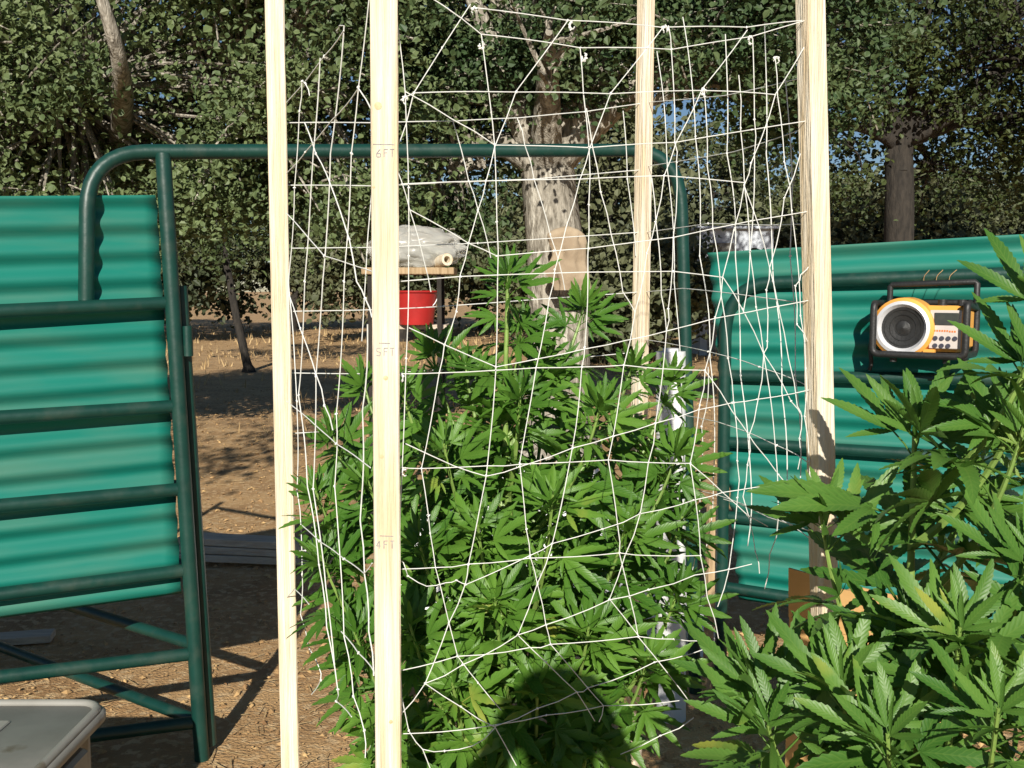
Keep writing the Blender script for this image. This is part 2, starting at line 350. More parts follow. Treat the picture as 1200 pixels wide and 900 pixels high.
fl = ['full olive oak close behind the dark forked oak', 'full olive oak past the end of the right corral panel', 'tall narrow oak seen between the pale trunk and the arch leg', 'leafy oak rising over the pale blue shed', 'tall oak at the outer end of the field row beyond the left panel', 'squat olive oak left of the thin trunked oak', 'wide oak in the far row beyond the thin trunked oak', 'low oak in the far row seen past the rack', 'low oak in the far row seen right of the pale trunk', 'big oak at the outer end of the field row beyond the right panel', 'tall oak in the far row behind the pale blue shed', 'broad olive green oak at the far end of the grass field', 'dusky oak beyond the small thin trunked oak', 'rounded oak crossing behind the rack of plastic',
      'oak on the far field behind the thick pale trunk', 'low brownish shrubby oak beside the pale blue shed', 'olive oak beyond the pale blue shed',
      'round olive oak behind the dark forked oak', 'wide pale olive oak behind the right panel at the field edge', 'low bushy oak just behind the right corral panel']
for i, (x, y, r, h) in enumerate(far):
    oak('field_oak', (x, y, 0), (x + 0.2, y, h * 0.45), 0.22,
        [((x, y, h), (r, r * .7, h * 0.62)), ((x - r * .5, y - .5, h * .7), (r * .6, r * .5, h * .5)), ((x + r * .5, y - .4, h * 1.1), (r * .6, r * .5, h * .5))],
        15000, 0.20, M['farleaf'], M['shaded_bark'], fl[i], 60 + i, [], 0.42, 40, 6, 'oaks on the far field')

oak('oak_tree', (-5.4, 0.6, 0), (-4.9, 0.9, 2.6), 0.22, [((-3.7, 1.6, 4.3), (1.3, 1.5, 0.7)), ((-5.4, 1.2, 4.6), (1.3, 1.3, 0.9))],
    5200, 0.09, M['oakleaf'], M['bark'], 'oak beside the yard that throws dappled shade past the left panel', 77, [], 0.22, 42)
# ------------------------------------------------------------------ corral fence
def pipe_pts(o, name, pts, r=0.024, parent=None, sides=14):
    return MB().tube(pts, r, sides).build(name, M['pipe'], parent, True)
AY, LY = 3.25, 2.93
Ltop = at(191, 180, AY); Lbot = at(237, 893, AY); Lbot.z = -0.02
lp = empty('corral_panel', (Lbot.x, AY, 0), 'dark green pipe corral panel with teal corrugated sheet and tall arch over the gateway', 'corral panel')
pipe_pts(None, 'post', [Ltop, Lbot], 0.025, lp)
for yl, xr, yr in ((365, 199, 355), (491, 207, 476), (597, 214, 573), (704, 221, 668), (800, 227, 766), (884, 232, 846)):
    pipe_pts(None, 'rail', [at(xr, yr, AY + 0.010).lerp(at(-90, yl + 4, LY - 0.07), 2.7), at(xr, yr, AY + 0.010)], 0.022, lp)
far_end = at(199, 355, AY).lerp(at(-90, 369, LY - 0.07), 2.7); pipe_pts(None, 'post', [far_end, V((far_end.x, far_end.y, -0.02))], 0.025, lp)
# arch over the gateway
RY = 3.85
a0 = at(101, 352, 3.14); a1 = at(102, 245, 3.14); a2 = at(170, 178, 3.24); a3 = at(735, 176, RY - .02); a4 = at(799, 245, RY); a5 = at(816, 740, RY); a5.z = -0.02
arch = [a0, a1] + bez(a1, at(103, 180, 3.165), a2, 8)[1:] + bez(a3, at(797, 174, RY), a4, 8) + [a5]
pipe_pts(None, 'arch', arch, 0.0245, lp)
# corrugated sheet helper: corners top-left, top-right, bottom-left, bottom-right
def sheet(name, TL, TR, BL, BR, period, amp, parent, toward):
    h = (TL.z - BL.z); nz = int(h / period * 8) + 1; nx = 40; b = MB()
    for j in range(nz + 1):
        v = j / nz; l = TL.lerp(BL, v); r = TR.lerp(BR, v); ph = 2 * math.pi * v * h / period
        for i in range(nx + 1):
            u = i / nx; p = l.lerp(r, u); b.v.append(p + toward * (amp * math.cos(ph) + 0.004 * noise.noise(V((u * 3, v * 4, 0))) + 0.0015 * noise.noise(V((u * 14, v * 11, 5)))))
    for j in range(nz):
        for i in range(nx):
            k = j * (nx + 1) + i; b.f.append((k, k + nx + 1, k + nx + 2, k + 1))
    o = b.build(name, M['sheet'], parent, True)
    sd = o.modifiers.new('thickness', 'SOLIDIFY'); sd.thickness = 0.0012
    return o
off = 0.039
sTR = at(183, 229, AY + off); sBR = at(213, 696, AY + off)
sheet('corrugated_sheet', sTR.lerp(at(-95, 231, LY - 0.07 + off), 2.6), sTR, sBR.lerp(at(-95, 738, LY - 0.07 + off), 2.6), sBR, 0.079, 0.0125, lp, V((0.15, -1, 0)).normalized())
# open gate swung back behind the left panel
G0 = V((Lbot.x + 0.010, AY + 0.06, 0)); gd = V((-0.83, 0.56, 0)); 
gt = empty('pipe_gate', G0, 'dark green pipe gate swung open behind the left corral panel', 'gate')
gtop = at(201, 335, AY); gtop = V((gtop.x + 0.010, AY + .06, gtop.z)); g0 = V((G0.x, G0.y, 0.03))
def gp(z, s):
    a = g0.lerp(gtop, (z - g0.z) / (gtop.z - g0.z)); return V((a.x, a.y, z)) + gd * s
pipe_pts(None, 'stile', [gp(0.03, 0), gp(gtop.z, 0)], 0.022, gt)
pipe_pts(None, 'stile', [gp(0.03, 1.55), gp(gtop.z, 1.55)], 0.022, gt)
for z in (0.10, 0.38, 0.66, 0.94, 1.22, 1.54): pipe_pts(None, 'rail', [gp(z, 0.01), gp(z, 1.55)], 0.021, gt)
hg = at(214, 400, AY); MB().tube([hg + V((0.01, .02, -.05)), hg + V((.01, .02, .05))], 0.017, 10).build('hinge', M['pipe'], gt, True)
# right panel
QY, EY = 3.9, 3.34
rp = empty('corral_panel', V((at(846, 750, QY).x, QY, 0)), 'dark green pipe corral panel with teal corrugated sheet holding the yellow radio', 'corral panel')
def rr_(xp, y0, y1, y):   # rail ends
    return None
tl = at(905, 331, QY - 0.07); tr_ = at(1260, 318, EY); pb = at(845, 760, QY); pb.z = -0.02; pt = at(850, 395, QY)
pipe_pts(None, 'top_rail', [pb, pt] + bez(pt, at(851, 333, QY), tl, 8)[1:] + [tr_], 0.0245, rp)
for y0, y1 in ((440, 442), (518, 540), (605, 643), (688, 748)):
    pipe_pts(None, 'rail', [at(852, y0, QY + 0.010), at(1260, y1 + 4, EY)], 0.022, rp)
pipe_pts(None, 'post', [tr_, V((tr_.x, tr_.y, -0.02))], 0.025, rp)
nr = V((-0.55, -0.83, 0)).normalized()
def back(p): return p - nr * 0.040
sheet('corrugated_sheet', back(at(826, 296, QY + .04)), back(at(1265, 270, EY)), back(at(862, 706, QY - .02)), back(at(1265, 768, EY)), 0.092, 0.0135, rp, nr)
# short post stakes
stk = at(834, 592, 3.78); b = MB(); bt = V((stk.x - 0.005, 3.78, -0.03))
b.tube([bt, bt.lerp(stk, .5) + V((.004, 0, 0)), stk], [0.021, 0.022, 0.019], 5, True, 0.3)
o = b.build('wooden_stake', M['wood']); tag(o, 'short split wooden stake beside the right corral post', 'stake')

# ------------------------------------------------------------------ trellis posts
P1 = V((at(450, 450, 1.46).x, 1.46, 0)); P2 = V((at(328, 450, 2.08).x, 2.08, 0)); P3 = V((at(754, 450, 2.45).x, 2.45, 0)); P4 = V((at(957, 450, 1.62).x, 1.62, 0))
def lumber(top, bot, w, yaw, label, knots=()):
    t = empty('trellis_post', V((bot.x, bot.y, 0)), label, 'post', 'trellis posts')
    ax = (top - bot).normalized(); x = V((math.cos(yaw), math.sin(yaw), 0)); x = (x - ax * x.dot(ax)).normalized(); y = ax.cross(x)
    Mx = Matrix((x, y, ax)).transposed()
    c = (top + bot) / 2
    MB().box(c, (w, w, (top - bot).length), Mx, 0.0022).build('lumber', M['pine'], t)
    return t, x, y, ax
def ext(pxt, pyt, pxb, pyb, Y, ztop=2.44):
    a = at(pxt, pyt, Y); b = at(pxb, pyb, Y); d = (b - a) / (a.z - b.z)
    return a + d * (a.z - ztop), a + d * (a.z + 0.05)
t1, b1 = ext(449.5, 0, 455, 900, 1.46); t2, b2 = ext(321.5, 0, 340, 900, 2.08); t3, b3 = ext(757, 0, 750, 432, 2.45); t4, b4 = ext(949.5, 0, 963, 580, 1.62)
p1, x1, y1, ax1 = lumber(t1, b1, 0.0392, R(9), 'pale pine trellis post with pencilled foot marks beside the leafy plant')
lumber(t2, b2, 0.0385, R(14), 'pale pine trellis post beside the open gateway')
lumber(t3, b3, 0.032, R(38), 'pale pine trellis post behind the bushy plant under the arch')
p4, x4, y4, ax4 = lumber(t4, b4, 0.0345, R(22), 'pale pine trellis post rising from the large leaves before the radio panel')
def on1(px, py):    # point on the front face of post 1
    n = V((x1.y, -x1.x, 0)).normalized(); A = V((b1.x, b1.y, 0)).lerp(V((t1.x, t1.y, 0)), .5) + n * 0.0200
    ax_x = at(px, py, 1.46); f = (ax_x.z - b1.z) / (t1.z - b1.z); A = V((b1.x + (t1.x - b1.x) * f, 1.46, 0)) + n * 0.0200
    return onplane(px, py, A, A + x1)
for px, py, r in ((443, 124, .0055), (452, 443, .0035), (447, 535, .003), (438, 219, .002), (458, 846, .003)):
    MB().disc(on1(px, py), (x1.y, -x1.x, 0), 0.0002, r, 0.0003, 14).build('knot', M['knot'], p1)
def stroke(segs, parent):
    b = MB()
    for (xa, ya), (xb, yb) in segs:
        A, B = on1(xa, ya), on1(xb, yb); d = (B - A).normalized(); n = V((d.z, 0, -d.x)) * 0.0006
        b.quad(A - n, B - n, B + n, A + n)
    return b.build('pencil_mark', M['pencil'], parent)
def glyph(ch, x, y, h=9, w=5):
    S = {'4': [((0.7, 0), (0, .65)), ((0, .65), (1, .65)), ((0.7, 0), (.7, 1))], '5': [((1, 0), (.1, 0)), ((.1, 0), (.1, .42)), ((.1, .42), (1, .55)), ((1, .55), (.8, 1)), ((.8, 1), (0, .95))],
         '6': [((.9, 0), (.1, .5)), ((.1, .5), (.1, 1)), ((.1, 1), (.95, 1)), ((.95, 1), (.95, .55)), ((.95, .55), (.1, .55))],
         'F': [((0, 0), (0, 1)), ((0, 0), (.9, 0)), ((0, .45), (.7, .45))], 'T': [((.5, 0), (.5, 1)), ((0, 0), (1, 0))]}[ch]
    return [((x + a[0] * w, y + a[1] * h), (x + c[0] * w, y + c[1] * h)) for a, c in S]
for ch, y, x0, x1_ in (('6', 169, 437, 462), ('5', 402, 444, 457), ('4', 628, 445, 461)):
    stroke([((x0, y), (x1_, y + 0.5))] + glyph(ch, 441, y + 6) + glyph('F', 450, y + 6) + glyph('T', 457, y + 6), p1)

# ------------------------------------------------------------------ net of white cord
net = empty('trellis_net', (P1.x, P1.y, 0), 'white cord trellis netting strung round four pale posts', 'net')
rn = random.Random(3)
FA, FB = P1 + V((0, 0, 0)), P4 + V((0, 0, 0))
def cord(name, A, B, pts, r=0.00085, off=0.0, sag=0.010, slack=0.004):
    r *= 0.9
    W = [onplane(x, y, A, B, off) for x, y in pts]
    n = V((B.y - A.y, -(B.x - A.x), 0)).normalized(); out = []
    for i in range(len(W) - 1):
        k = max(2, int((W[i + 1] - W[i]).length / 0.03)); ph = rn.uniform(0, 6); am = sag * rn.uniform(0.2, .8)
        for j in range(k):
            t = j / k; p = W[i].lerp(W[i + 1], t)
            out.append(p + n * (am * math.sin(math.pi * t)) + V((1, 0, 0.3)) * (0.0004 * math.sin(t * k * 0.9 + ph)))
    out.append(W[-1]); mb = MB()
    for p in W[1:-1]:
        if rn.random() < .6:
            q = V((rn.gauss(0, 1), 0, rn.gauss(0, 1))).normalized() * r * 2.6
            mb.tube([p - q, p - q * .5, p + q * .5, p + q], [r * .9, r * 1.9, r * 1.9, r * .9], 5)
    return mb.tube(out, r, 5, True).build(name, M['cord'], net, True)
front_v = [
 [(551, 5), (518, 56), (485, 109), (476, 145), (464, 176)],
 [(666, 23), (605, 107), (580, 172), (569, 214), (560, 247), (549, 285), (539, 323), (535, 365), (521, 404), (515, 437), (494, 549), (504, 625), (510, 665), (526, 730), (536, 769), (560, 800), (587, 832)],
 [(465, 20), (475, 108), (479, 220), (479, 300), (476, 420), (471, 547), (467, 667), (469, 786), (471, 838)],
 [(564, 40), (580, 172), (582, 260), (583, 330), (581, 434), (570, 557), (549, 662), (545, 685), (526, 730), (498, 801), (469, 838)],
 [(776, 33), (716, 109), (691, 173), (680, 210), (664, 265), (650, 316), (644, 350), (628, 431), (609, 543), (617, 620), (621, 652), (630, 684), (640, 732), (645, 755), (689, 806), (707, 827), (702, 846)],
 [(680, 57), (684, 110), (690, 173), (690, 240), (689, 300), (685, 407), (682, 430), (671, 525), (647, 637), (630, 684), (607, 744), (640, 776), (676, 811), (697, 845)],
 [(687, 127), (694, 172), (704, 225), (716, 275), (730, 342), (744, 366), (731, 430), (713, 539), (724, 620), (726, 648), (738, 700), (748, 746), (780, 786), (807, 821)],
 [(783, 30), (787, 58), (791, 167), (793, 190), (789, 279), (783, 362), (781, 388), (768, 496), (760, 542), (750, 602), (733, 650), (714, 702), (749, 746)],
 [(876, 35), (823, 104), (792, 167), (778, 206), (768, 260), (758, 297), (744, 366)],
 [(764, 208), (769, 262), (775, 345), (781, 388)],
 [(825, 102), (829, 195), (835, 267), (845, 345), (853, 420), (860, 472), (864, 540), (864, 583), (854, 667), (841, 711)],
 [(943, 54), (909, 110), (880, 191), (872, 217), (860, 270), (847, 325), (838, 372), (826, 434), (820, 475), (809, 543), (821, 651), (829, 700), (842, 748)],
 [(866, 88), (868, 150), (872, 217), (879, 295), (886, 360), (895, 414), (908, 520), (912, 604)],
 [(872, 217), (902, 314), (912, 360), (924, 420), (934, 476), (940, 490), (937, 514), (935, 550)],
 [(938, 180), (919, 232), (902, 314), (898, 340), (899, 400), (895, 414), (887, 476), (878, 510), (876, 545), (871, 582), (885, 646), (890, 672)],
 [(908, 66), (911, 112), (919, 190), (928, 247), (938, 370), (944, 432), (943, 488), (948, 540), (946, 600)],
 [(882, 45), (884, 140), (884, 180), (879, 295), (871, 366)],
 [(847, 325), (870, 362), (895, 414), (927, 470), (940, 488)],
 [(826, 434), (858, 482), (884, 520), (912, 556), (944, 596)],
 [(809, 543), (847, 577), (876, 604), (900, 617)],
 [(949, 310), (938, 322), (932, 335), (934, 380), (946, 400)],
]
front_h = [
 [(556, 9), (665, 24), (776, 32), (875, 32), (940, 24)],
 [(497, -8), (564, 40), (680, 56), (787, 58), (880, 43), (955, 21)],
 [(468, 118), (485, 109), (605, 108), (716, 110), (823, 106), (909, 111)],
 [(474, 107), (530, 140), (580, 170), (690, 173), (791, 167), (881, 152), (944, 142)],
 [(465, 216), (569, 212), (680, 210), (778, 206), (872, 214)],
 [(479, 245), (549, 285), (582, 300), (649, 294), (690, 291), (790, 278), (835, 268), (880, 259), (946, 248)],
 [(465, 330), (540, 324), (650, 320), (690, 319), (789, 318), (847, 325)],
 [(479, 384), (521, 404), (581, 430), (628, 421), (685, 409), (733, 399), (781, 388), (838, 373), (900, 361), (948, 352)],
 [(465, 438), (515, 437), (581, 434), (628, 431), (682, 430), (731, 428), (773, 432), (826, 434)],
 [(475, 520), (532, 546), (570, 558), (609, 547), (671, 525), (719, 511), (768, 496), (819, 480), (858, 472), (887, 468), (948, 457)],
 [(465, 547), (494, 549), (570, 546), (610, 544), (713, 539), (760, 542), (809, 543)],
 [(466, 655), (473, 659), (478, 675), (500, 687), (522, 683), (535, 680), (546, 685), (621, 651), (647, 637), (706, 620), (750, 602), (813, 586), (847, 577), (931, 562)],
 [(467, 667), (510, 665), (549, 661), (621, 654), (726, 648), (760, 651), (821, 651)],
 [(498, 801), (542, 779), (607, 744), (640, 732), (714, 703), (760, 691), (814, 674), (881, 661)],
 [(469, 786), (536, 769), (620, 759), (645, 755), (748, 746), (790, 749), (822, 751)],
 [(580, 851), (630, 830), (676, 811), (689, 806), (767, 776), (830, 759)],
 [(470, 860), (583, 849), (640, 838), (707, 827), (796, 821)],
 [(498, 801), (540, 828), (580, 852), (605, 897)],
 [(470, 815), (479, 856), (495, 878), (506, 905)],
 [(495, 878), (521, 880), (554, 874), (580, 853)],
 [(727, 884), (774, 862), (813, 841)],
]
for c in front_v: cord('upright_cord', FA, FB, c)
for c in front_h: cord('cross_cord', FA, FB, c)
# curled loose ends on the front face
for x, y in ((556, 8), (670, 25), (564, 48), (684, 62), (780, 30), (880, 42), (910, 66), (826, 104), (475, 112), (470, 438), (474, 548)):
    a0_ = rn.uniform(0, 6); cord('loose_end', FA, FB, [(x + 3.2 * math.cos(a0_ + k * .8) * (1 - k * .06), y + 5 + 5 * math.sin(a0_ + k * .8) * (1 - k * .05)) for k in range(7)], 0.0011, 0, 0.004)
left_v = [
 [(336, 250), (380, 300), (436, 318)],
 [(363, 112), (358, 98), (354, 95), (351, 130), (345, 220), (338, 331), (348, 470), (348, 575), (353, 620), (354, 673), (352, 720), (362, 760), (374, 782), (376, 797), (365, 814)],
 [(375, 68), (367, 180), (357, 330), (350, 463), (360, 570), (374, 662), (383, 735), (396, 808), (394, 822), (412, 840)],
 [(394, 36), (398, 30), (403, 30), (387, 180), (378, 330), (370, 441), (367, 573), (382, 690), (392, 780)],
 [(433, -5), (420, 102), (412, 180), (403, 330), (394, 485), (392, 570), (403, 746), (414, 816), (427, 856), (428, 888)],
 [(357, 144), (370, 180), (387, 216), (409, 280), (418, 330), (428, 350), (436, 372)],
 [(431, 380), (425, 480), (422, 610), (427, 673), (432, 740), (438, 792)],
 [(339, 346), (352, 385), (370, 438), (380, 475), (390, 504)],
 [(420, 104), (390, 140), (358, 178), (336, 203)], [(403, 36), (380, 66), (336, 120)],
 [(420, 103), (436, 130)], [(336, 600), (374, 634), (403, 655), (427, 672), (436, 660)], [(336, 470), (394, 520), (434, 548)], [(400, 740), (420, 765), (440, 790)],
 [(336, 700), (345, 690), (362, 708)],
]
for c in left_v: cord('upright_cord', P1, P2, c, 0.0012, 0, 0.004)
back_h = [
 [(335, 144), (440, 144), (532, 142), (610, 138), (685, 131), (753, 121)], [(335, 217), (440, 218), (551, 213), (626, 210), (753, 199)],
 [(335, 291), (440, 290), (560, 285), (650, 279), (753, 272)], [(336, 365), (440, 363), (520, 359), (640, 350), (753, 342)],
 [(337, 437), (440, 438), (560, 430), (753, 412)], [(338, 508), (385, 505), (440, 503)], [(340, 577), (372, 576), (430, 580)], [(341, 645), (358, 645), (400, 648)],
]
for c in back_h: cord('cross_cord', P2, P3, c, 0.0012)
for c in ([(531, 142), (549, 212), (560, 246), (575, 302)], [(606, 138), (615, 170), (626, 210), (645, 275), (662, 340)], [(464, 196), (480, 245), (497, 307), (505, 342)], [(730, 130), (735, 210), (745, 300)], [(440, 150), (430, 290), (424, 400)]):
    cord('upright_cord', P2, P3, c, 0.0012)
right_c = [[(770, 60), (782, 200), (790, 330), (798, 470), (800, 560)], [(800, 20), (815, 160), (820, 300), (832, 420), (836, 560), (828, 640)], [(850, 40), (852, 180), (862, 300), (868, 440), (880, 560), (876, 640)], [(896, 30), (898, 180), (906, 330), (916, 460), (922, 590)], [(757, 120), (850, 112), (944, 90)], [(757, 560), (840, 580), (910, 606), (950, 632)], [(920, 90), (926, 300), (932, 440), (938, 560)], [(757, 195), (860, 178), (944, 150)], [(757, 272), (830, 262), (900, 264), (946, 262)], [(757, 342), (800, 338), (850, 343), (946, 356)], [(757, 398), (830, 412), (890, 430), (946, 452)],
           [(760, 480), (840, 494), (910, 522), (950, 545)], [(830, 430), (822, 500), (820, 560), (816, 640), (800, 700)], [(912, 608), (902, 650), (896, 690)], [(848, 585), (900, 606), (948, 622)], [(780, 660), (800, 672), (830, 700)]]
for c in right_c: cord('cross_cord', P4, P3, c, 0.0011)

# ------------------------------------------------------------------ cannabis style palmate leaves
def leaf_data(nl, teeth, wid, droop, fold, seed, pet=0.35):
    rn = random.Random(seed); b = MB(); b.uv = []
    spec = {7: [(0, 1), (26, .93), (-26, .95), (54, .74), (-54, .72), (92, .42), (-92, .44)], 5: [(0, 1), (32, .86), (-32, .84), (68, .55), (-68, .5)], 3: [(0, 1), (34, .7), (-34, .66)]}[nl]
    for ang, ln in spec:
        a = R(ang + rn.uniform(-5, 5)); dr = droop * rn.uniform(.5, 1.5); tilt = rn.uniform(-.14, .10) - 0.06 * abs(ang) / 60; tw = rn.uniform(-.5, .5); sw = rn.uniform(-.10, .10)
        n = 2 * teeth; n0 = len(b.v)
        for i in range(n + 1):
            t = i / n; e = t if i % 2 == 0 else min(1, t + 0.35 / n)
            w = wid * ln * 2.1 * (max(e, 0.02) ** 0.75) * ((1 - e) ** 0.85) * (0.88 if i % 2 == 0 else 1.07)
            ca, sa = math.cos(tw * t), math.sin(tw * t)
            for s in (-1, 0, 1):
                lx = s * w; lz = abs(s) * w * fold; lx, lz = lx * ca - lz * sa, lx * sa + lz * ca
                ly = (t if s == 0 else e + 0.25 / n * (1 - e)) * ln
                x = lx + sw * t * t * ln; y = ly * (1 - 0.18 * dr * t); z = lz + tilt * t * ln - dr * 0.42 * t * t * ln
                X = x * math.cos(a) + y * math.sin(a); Y = -x * math.sin(a) + y * math.cos(a)
                b.v.append(V((X, Y + pet, z))); b.uv.append((t, float(s)))
        for i in range(n):
            k = n0 + i * 3; b.f += [(k, k + 1, k + 4, k + 3), (k + 1, k + 2, k + 5, k + 4)]
    n0 = len(b.v); b.tube([V((0, 0, 0)), V((0, pet * .5, .02)), V((0, pet + .01, 0.0))], 0.012, 4, False)
    b.uv += [(0.02, 0.0)] * (len(b.v) - n0)
    return b
def plant(name, label, base, tips, lsize, matl, teeth, seed, node_gap, main_top, zmin=0.45, keep=300, shoot=.45, reach=.75, nup=.75, nsun=.7):
    rn = random.Random(seed); base = V(base)
    t = empty(name, base, label, 'plant', 'leafy green plants')
    datas = [leaf_data(7, teeth, .130, .55, .26, seed + i) for i in range(4)] + [leaf_data(5, teeth, .128, .45, .28, seed + 9 + i) for i in range(2)] + [leaf_data(3, max(3, teeth - 2), .120, .1, .35, seed + 20 + i, .12) for i in range(3)]
    metas = []
    for d in datas:
        o = d.build('leaf', matl, None, True); me = o.data; bpy.data.objects.remove(o); metas.append(me)
    items = []
    def put(p, d, nrm, s, kind):
        d = d.normalized(); n = (nrm - d * nrm.dot(d))
        if n.length < 1e-3: n = ortho(d)[0]
        n.normalize(); x = d.cross(n)
        Mx = Matrix((x, d, n)).transposed().to_4x4(); Mx = Matrix.Translation(p) @ Mx @ Matrix.Scale(s, 4)
        items.append((Mx, kind))
    def rv(s): return V((rn.gauss(0, s), rn.gauss(0, s), rn.gauss(0, s)))
    mt = V(main_top); stem = crv([base - V((0, 0, .05)), base.lerp(mt, .4) + V((.02, 0, 0)), base.lerp(mt, .75) - V((.012, 0, 0)), mt], 6)
    MB().tube(stem, [0.012 * (1 - i / len(stem)) + 0.0028 for i in range(len(stem))], 8).build('main_stem', M['stem'], t, True)
    def stem_at(z):
        for a_, b_ in zip(stem, stem[1:]):
            if a_.z <= z <= b_.z: return a_.lerp(b_, (z - a_.z) / (b_.z - a_.z))
        return stem[-1]
    for tip, scale in [(mt, 1.0)] + tips:
        tip = V(tip)
        if tip is mt or (tip - mt).length < 1e-4: path = stem
        else:
            hd = math.hypot(tip.x - base.x, tip.y - base.y); z0 = max(0.10, tip.z - 0.16 - 0.85 * hd)
            s0 = stem_at(z0); ct = V((s0.x + (tip.x - s0.x) * .75, s0.y + (tip.y - s0.y) * .75, s0.z + (tip.z - s0.z) * .35))
            path = bez(s0, ct, tip, 12)
            MB().tube(path, [0.0048 * (1 - i / 13) + 0.0020 for i in range(13)], 6).build('branch', M['stem'], t, True)
        ln = [0]
        for a_, b_ in zip(path, path[1:]): ln.append(ln[-1] + (b_ - a_).length)
        tot = ln[-1]; s = max(tot * 0.25, tot - reach); k = rn.randint(0, 5)
        while s < tot - 0.012:
            for i in range(len(path) - 1):
                if ln[i + 1] >= s: break
            p = path[i].lerp(path[i + 1], (s - ln[i]) / (ln[i + 1] - ln[i] + 1e-9)); bd = (path[i + 1] - path[i]).normalized()
            x, y = ortho(bd); rem = tot - s
            sz = lsize * scale * min(1, 0.38 + rem / 0.26) * rn.uniform(.75, 1.15)
            for q in (0, 1):
                if p.z < zmin and rn.random() < .8: continue
                a = k * 1.571 + q * math.pi + rn.gauss(0, .35)
                pd = x * math.cos(a) + y * math.sin(a)
                d = pd + bd * 0.45 + SUN * 0.22 + V((0, 0, -0.15 - .15 * rn.random())) + rv(.22)
                nrm = V((0, 0, nup)) + SUN * nsun + rv(.34)
                kind = rn.randint(0, 3) if rem > .07 else (rn.randint(4, 5))
                put(p, d, nrm, sz, kind)
                if rem < .5 and rn.random() < shoot:      # small side shoot leaf
                    put(p + bd * .01, pd * .6 + bd + rv(.3), V((0, 0, .4)) + SUN + rv(.3), sz * .45, rn.randint(4, 8))
            k += 1; s += node_gap * rn.uniform(.8, 1.2) * (0.55 if rem < .12 else 1)
        bd = (path[-1] - path[-2]).normalized(); x, y = ortho(bd)
        for q in range(7):
            a = q * 2.4; pd = x * math.cos(a) + y * math.sin(a)
            put(tip - bd * .009 * q, pd * (.35 + .13 * q) + bd, SUN * .9 + V((0, 0, .3)) + bd * .2 + rv(.1), lsize * scale * (.42 + .07 * q), 6 + q % 3 if q < 3 else 4 + q % 2)
    # those nearest the viewer and inside the picture are single leaves, the rest one mass
    def score(it):
        p = it[0].translation - CAM; dep = p.dot(CF); u = p.dot(CR) / dep * FPX; v = p.dot(CU) / dep * FPX
        inside = abs(u) < 660 and -520 < v < 460
        return dep - 0.4 * it[0].to_scale().x + (0 if inside else 5)
    items.sort(key=score)
    for Mx, kind in items[:keep]:
        o = bpy.data.objects.new('leaf', metas[kind]); C.objects.link(o); o.parent = t
        o.matrix_basis = Matrix.Translation(-ORG[t]) @ Mx
    if items[keep:]:
        fb = MB(); fb.uv = []
        for Mx, kind in items[keep:]:
            n = len(fb.v); dt = datas[kind]; fb.v += [Mx @ p for p in dt.v]; fb.f += [tuple(i + n for i in f) for f in dt.f]; fb.uv += dt.uv
        fb.build('foliage', matl, t, True, 'stuff')
    print(name, 'leaves', len(items))
    return t
def T(lst): return [(at(x, y, Y), s) for x, y, Y, s in lst]
plant('cannabis_plant', 'tall bushy green plant with serrated leaves inside the cord trellis', (0.03, 1.98, 0),
      T([(686, 352, 2.05, .9), (545, 425, 2.02, .85), (640, 415, 2.0, .85), (742, 425, 2.05, .9), (612, 375, 2.0, .8), (470, 452, 2.0, .9), (505, 405, 2.05, .9), (425, 445, 2.15, 1), (388, 505, 2.05, 1), (370, 575, 1.98, 1), (376, 650, 1.93, 1.05), (788, 440, 2.12, .9), (795, 525, 2.0, 1),
         (800, 605, 1.97, 1), (795, 690, 1.9, 1.05), (705, 470, 1.85, 1), (610, 455, 1.9, .9), (520, 520, 1.80, 1), (648, 580, 1.76, 1), (560, 615, 1.74, 1), (735, 610, 1.80, 1), (490, 630, 1.76, 1),
         (430, 560, 1.93, 1), (580, 700, 1.70, 1.05), (690, 735, 1.72, 1.1), (480, 730, 1.72, 1.05), (630, 800, 1.68, 1.1), (530, 800, 1.68, 1.1), (760, 770, 1.82, 1.1), (415, 740, 1.86, 1.1), (440, 850, 1.82, 1.15),
         (570, 880, 1.7, 1.1), (690, 870, 1.74, 1.1), (560, 430, 2.25, .9), (640, 440, 2.25, .9), (730, 500, 2.2, 1), (455, 500, 2.25, 1), (540, 560, 1.95, 1), (680, 640, 1.9, 1), (770, 560, 2.15, 1), (410, 620, 2.1, 1)]),
      0.125, M['leaf'], 6, 7, 0.066, at(595, 318, 1.98), 0.5)
plant('cannabis_plant', 'large leaved green plant in front of the right corral panel', (0.66, 1.38, 0),
      T([(1235, 345, 1.22, .9), (1218, 420, 1.25, .9), (1160, 500, 1.45, .85), (1010, 790, 1.3, .9), (962, 605, 1.38, .85), (1125, 735, 1.12, .8), (1065, 745, 1.28, .9), (1170, 830, 1.02, .75), (885, 800, 1.32, .95), (985, 800, 1.2, .9), (1200, 500, 1.25, .9), (1205, 650, 1.14, .85),
         (900, 850, 1.25, .9), (1040, 860, 1.1, .85), (1260, 740, 1.1, 1), (1230, 860, 1.2, 1)]),
      0.18, M['bigleaf'], 12, 19, 0.125, at(1072, 500, 1.34), 0.5, 300, .25, .42, 1.1, .25)

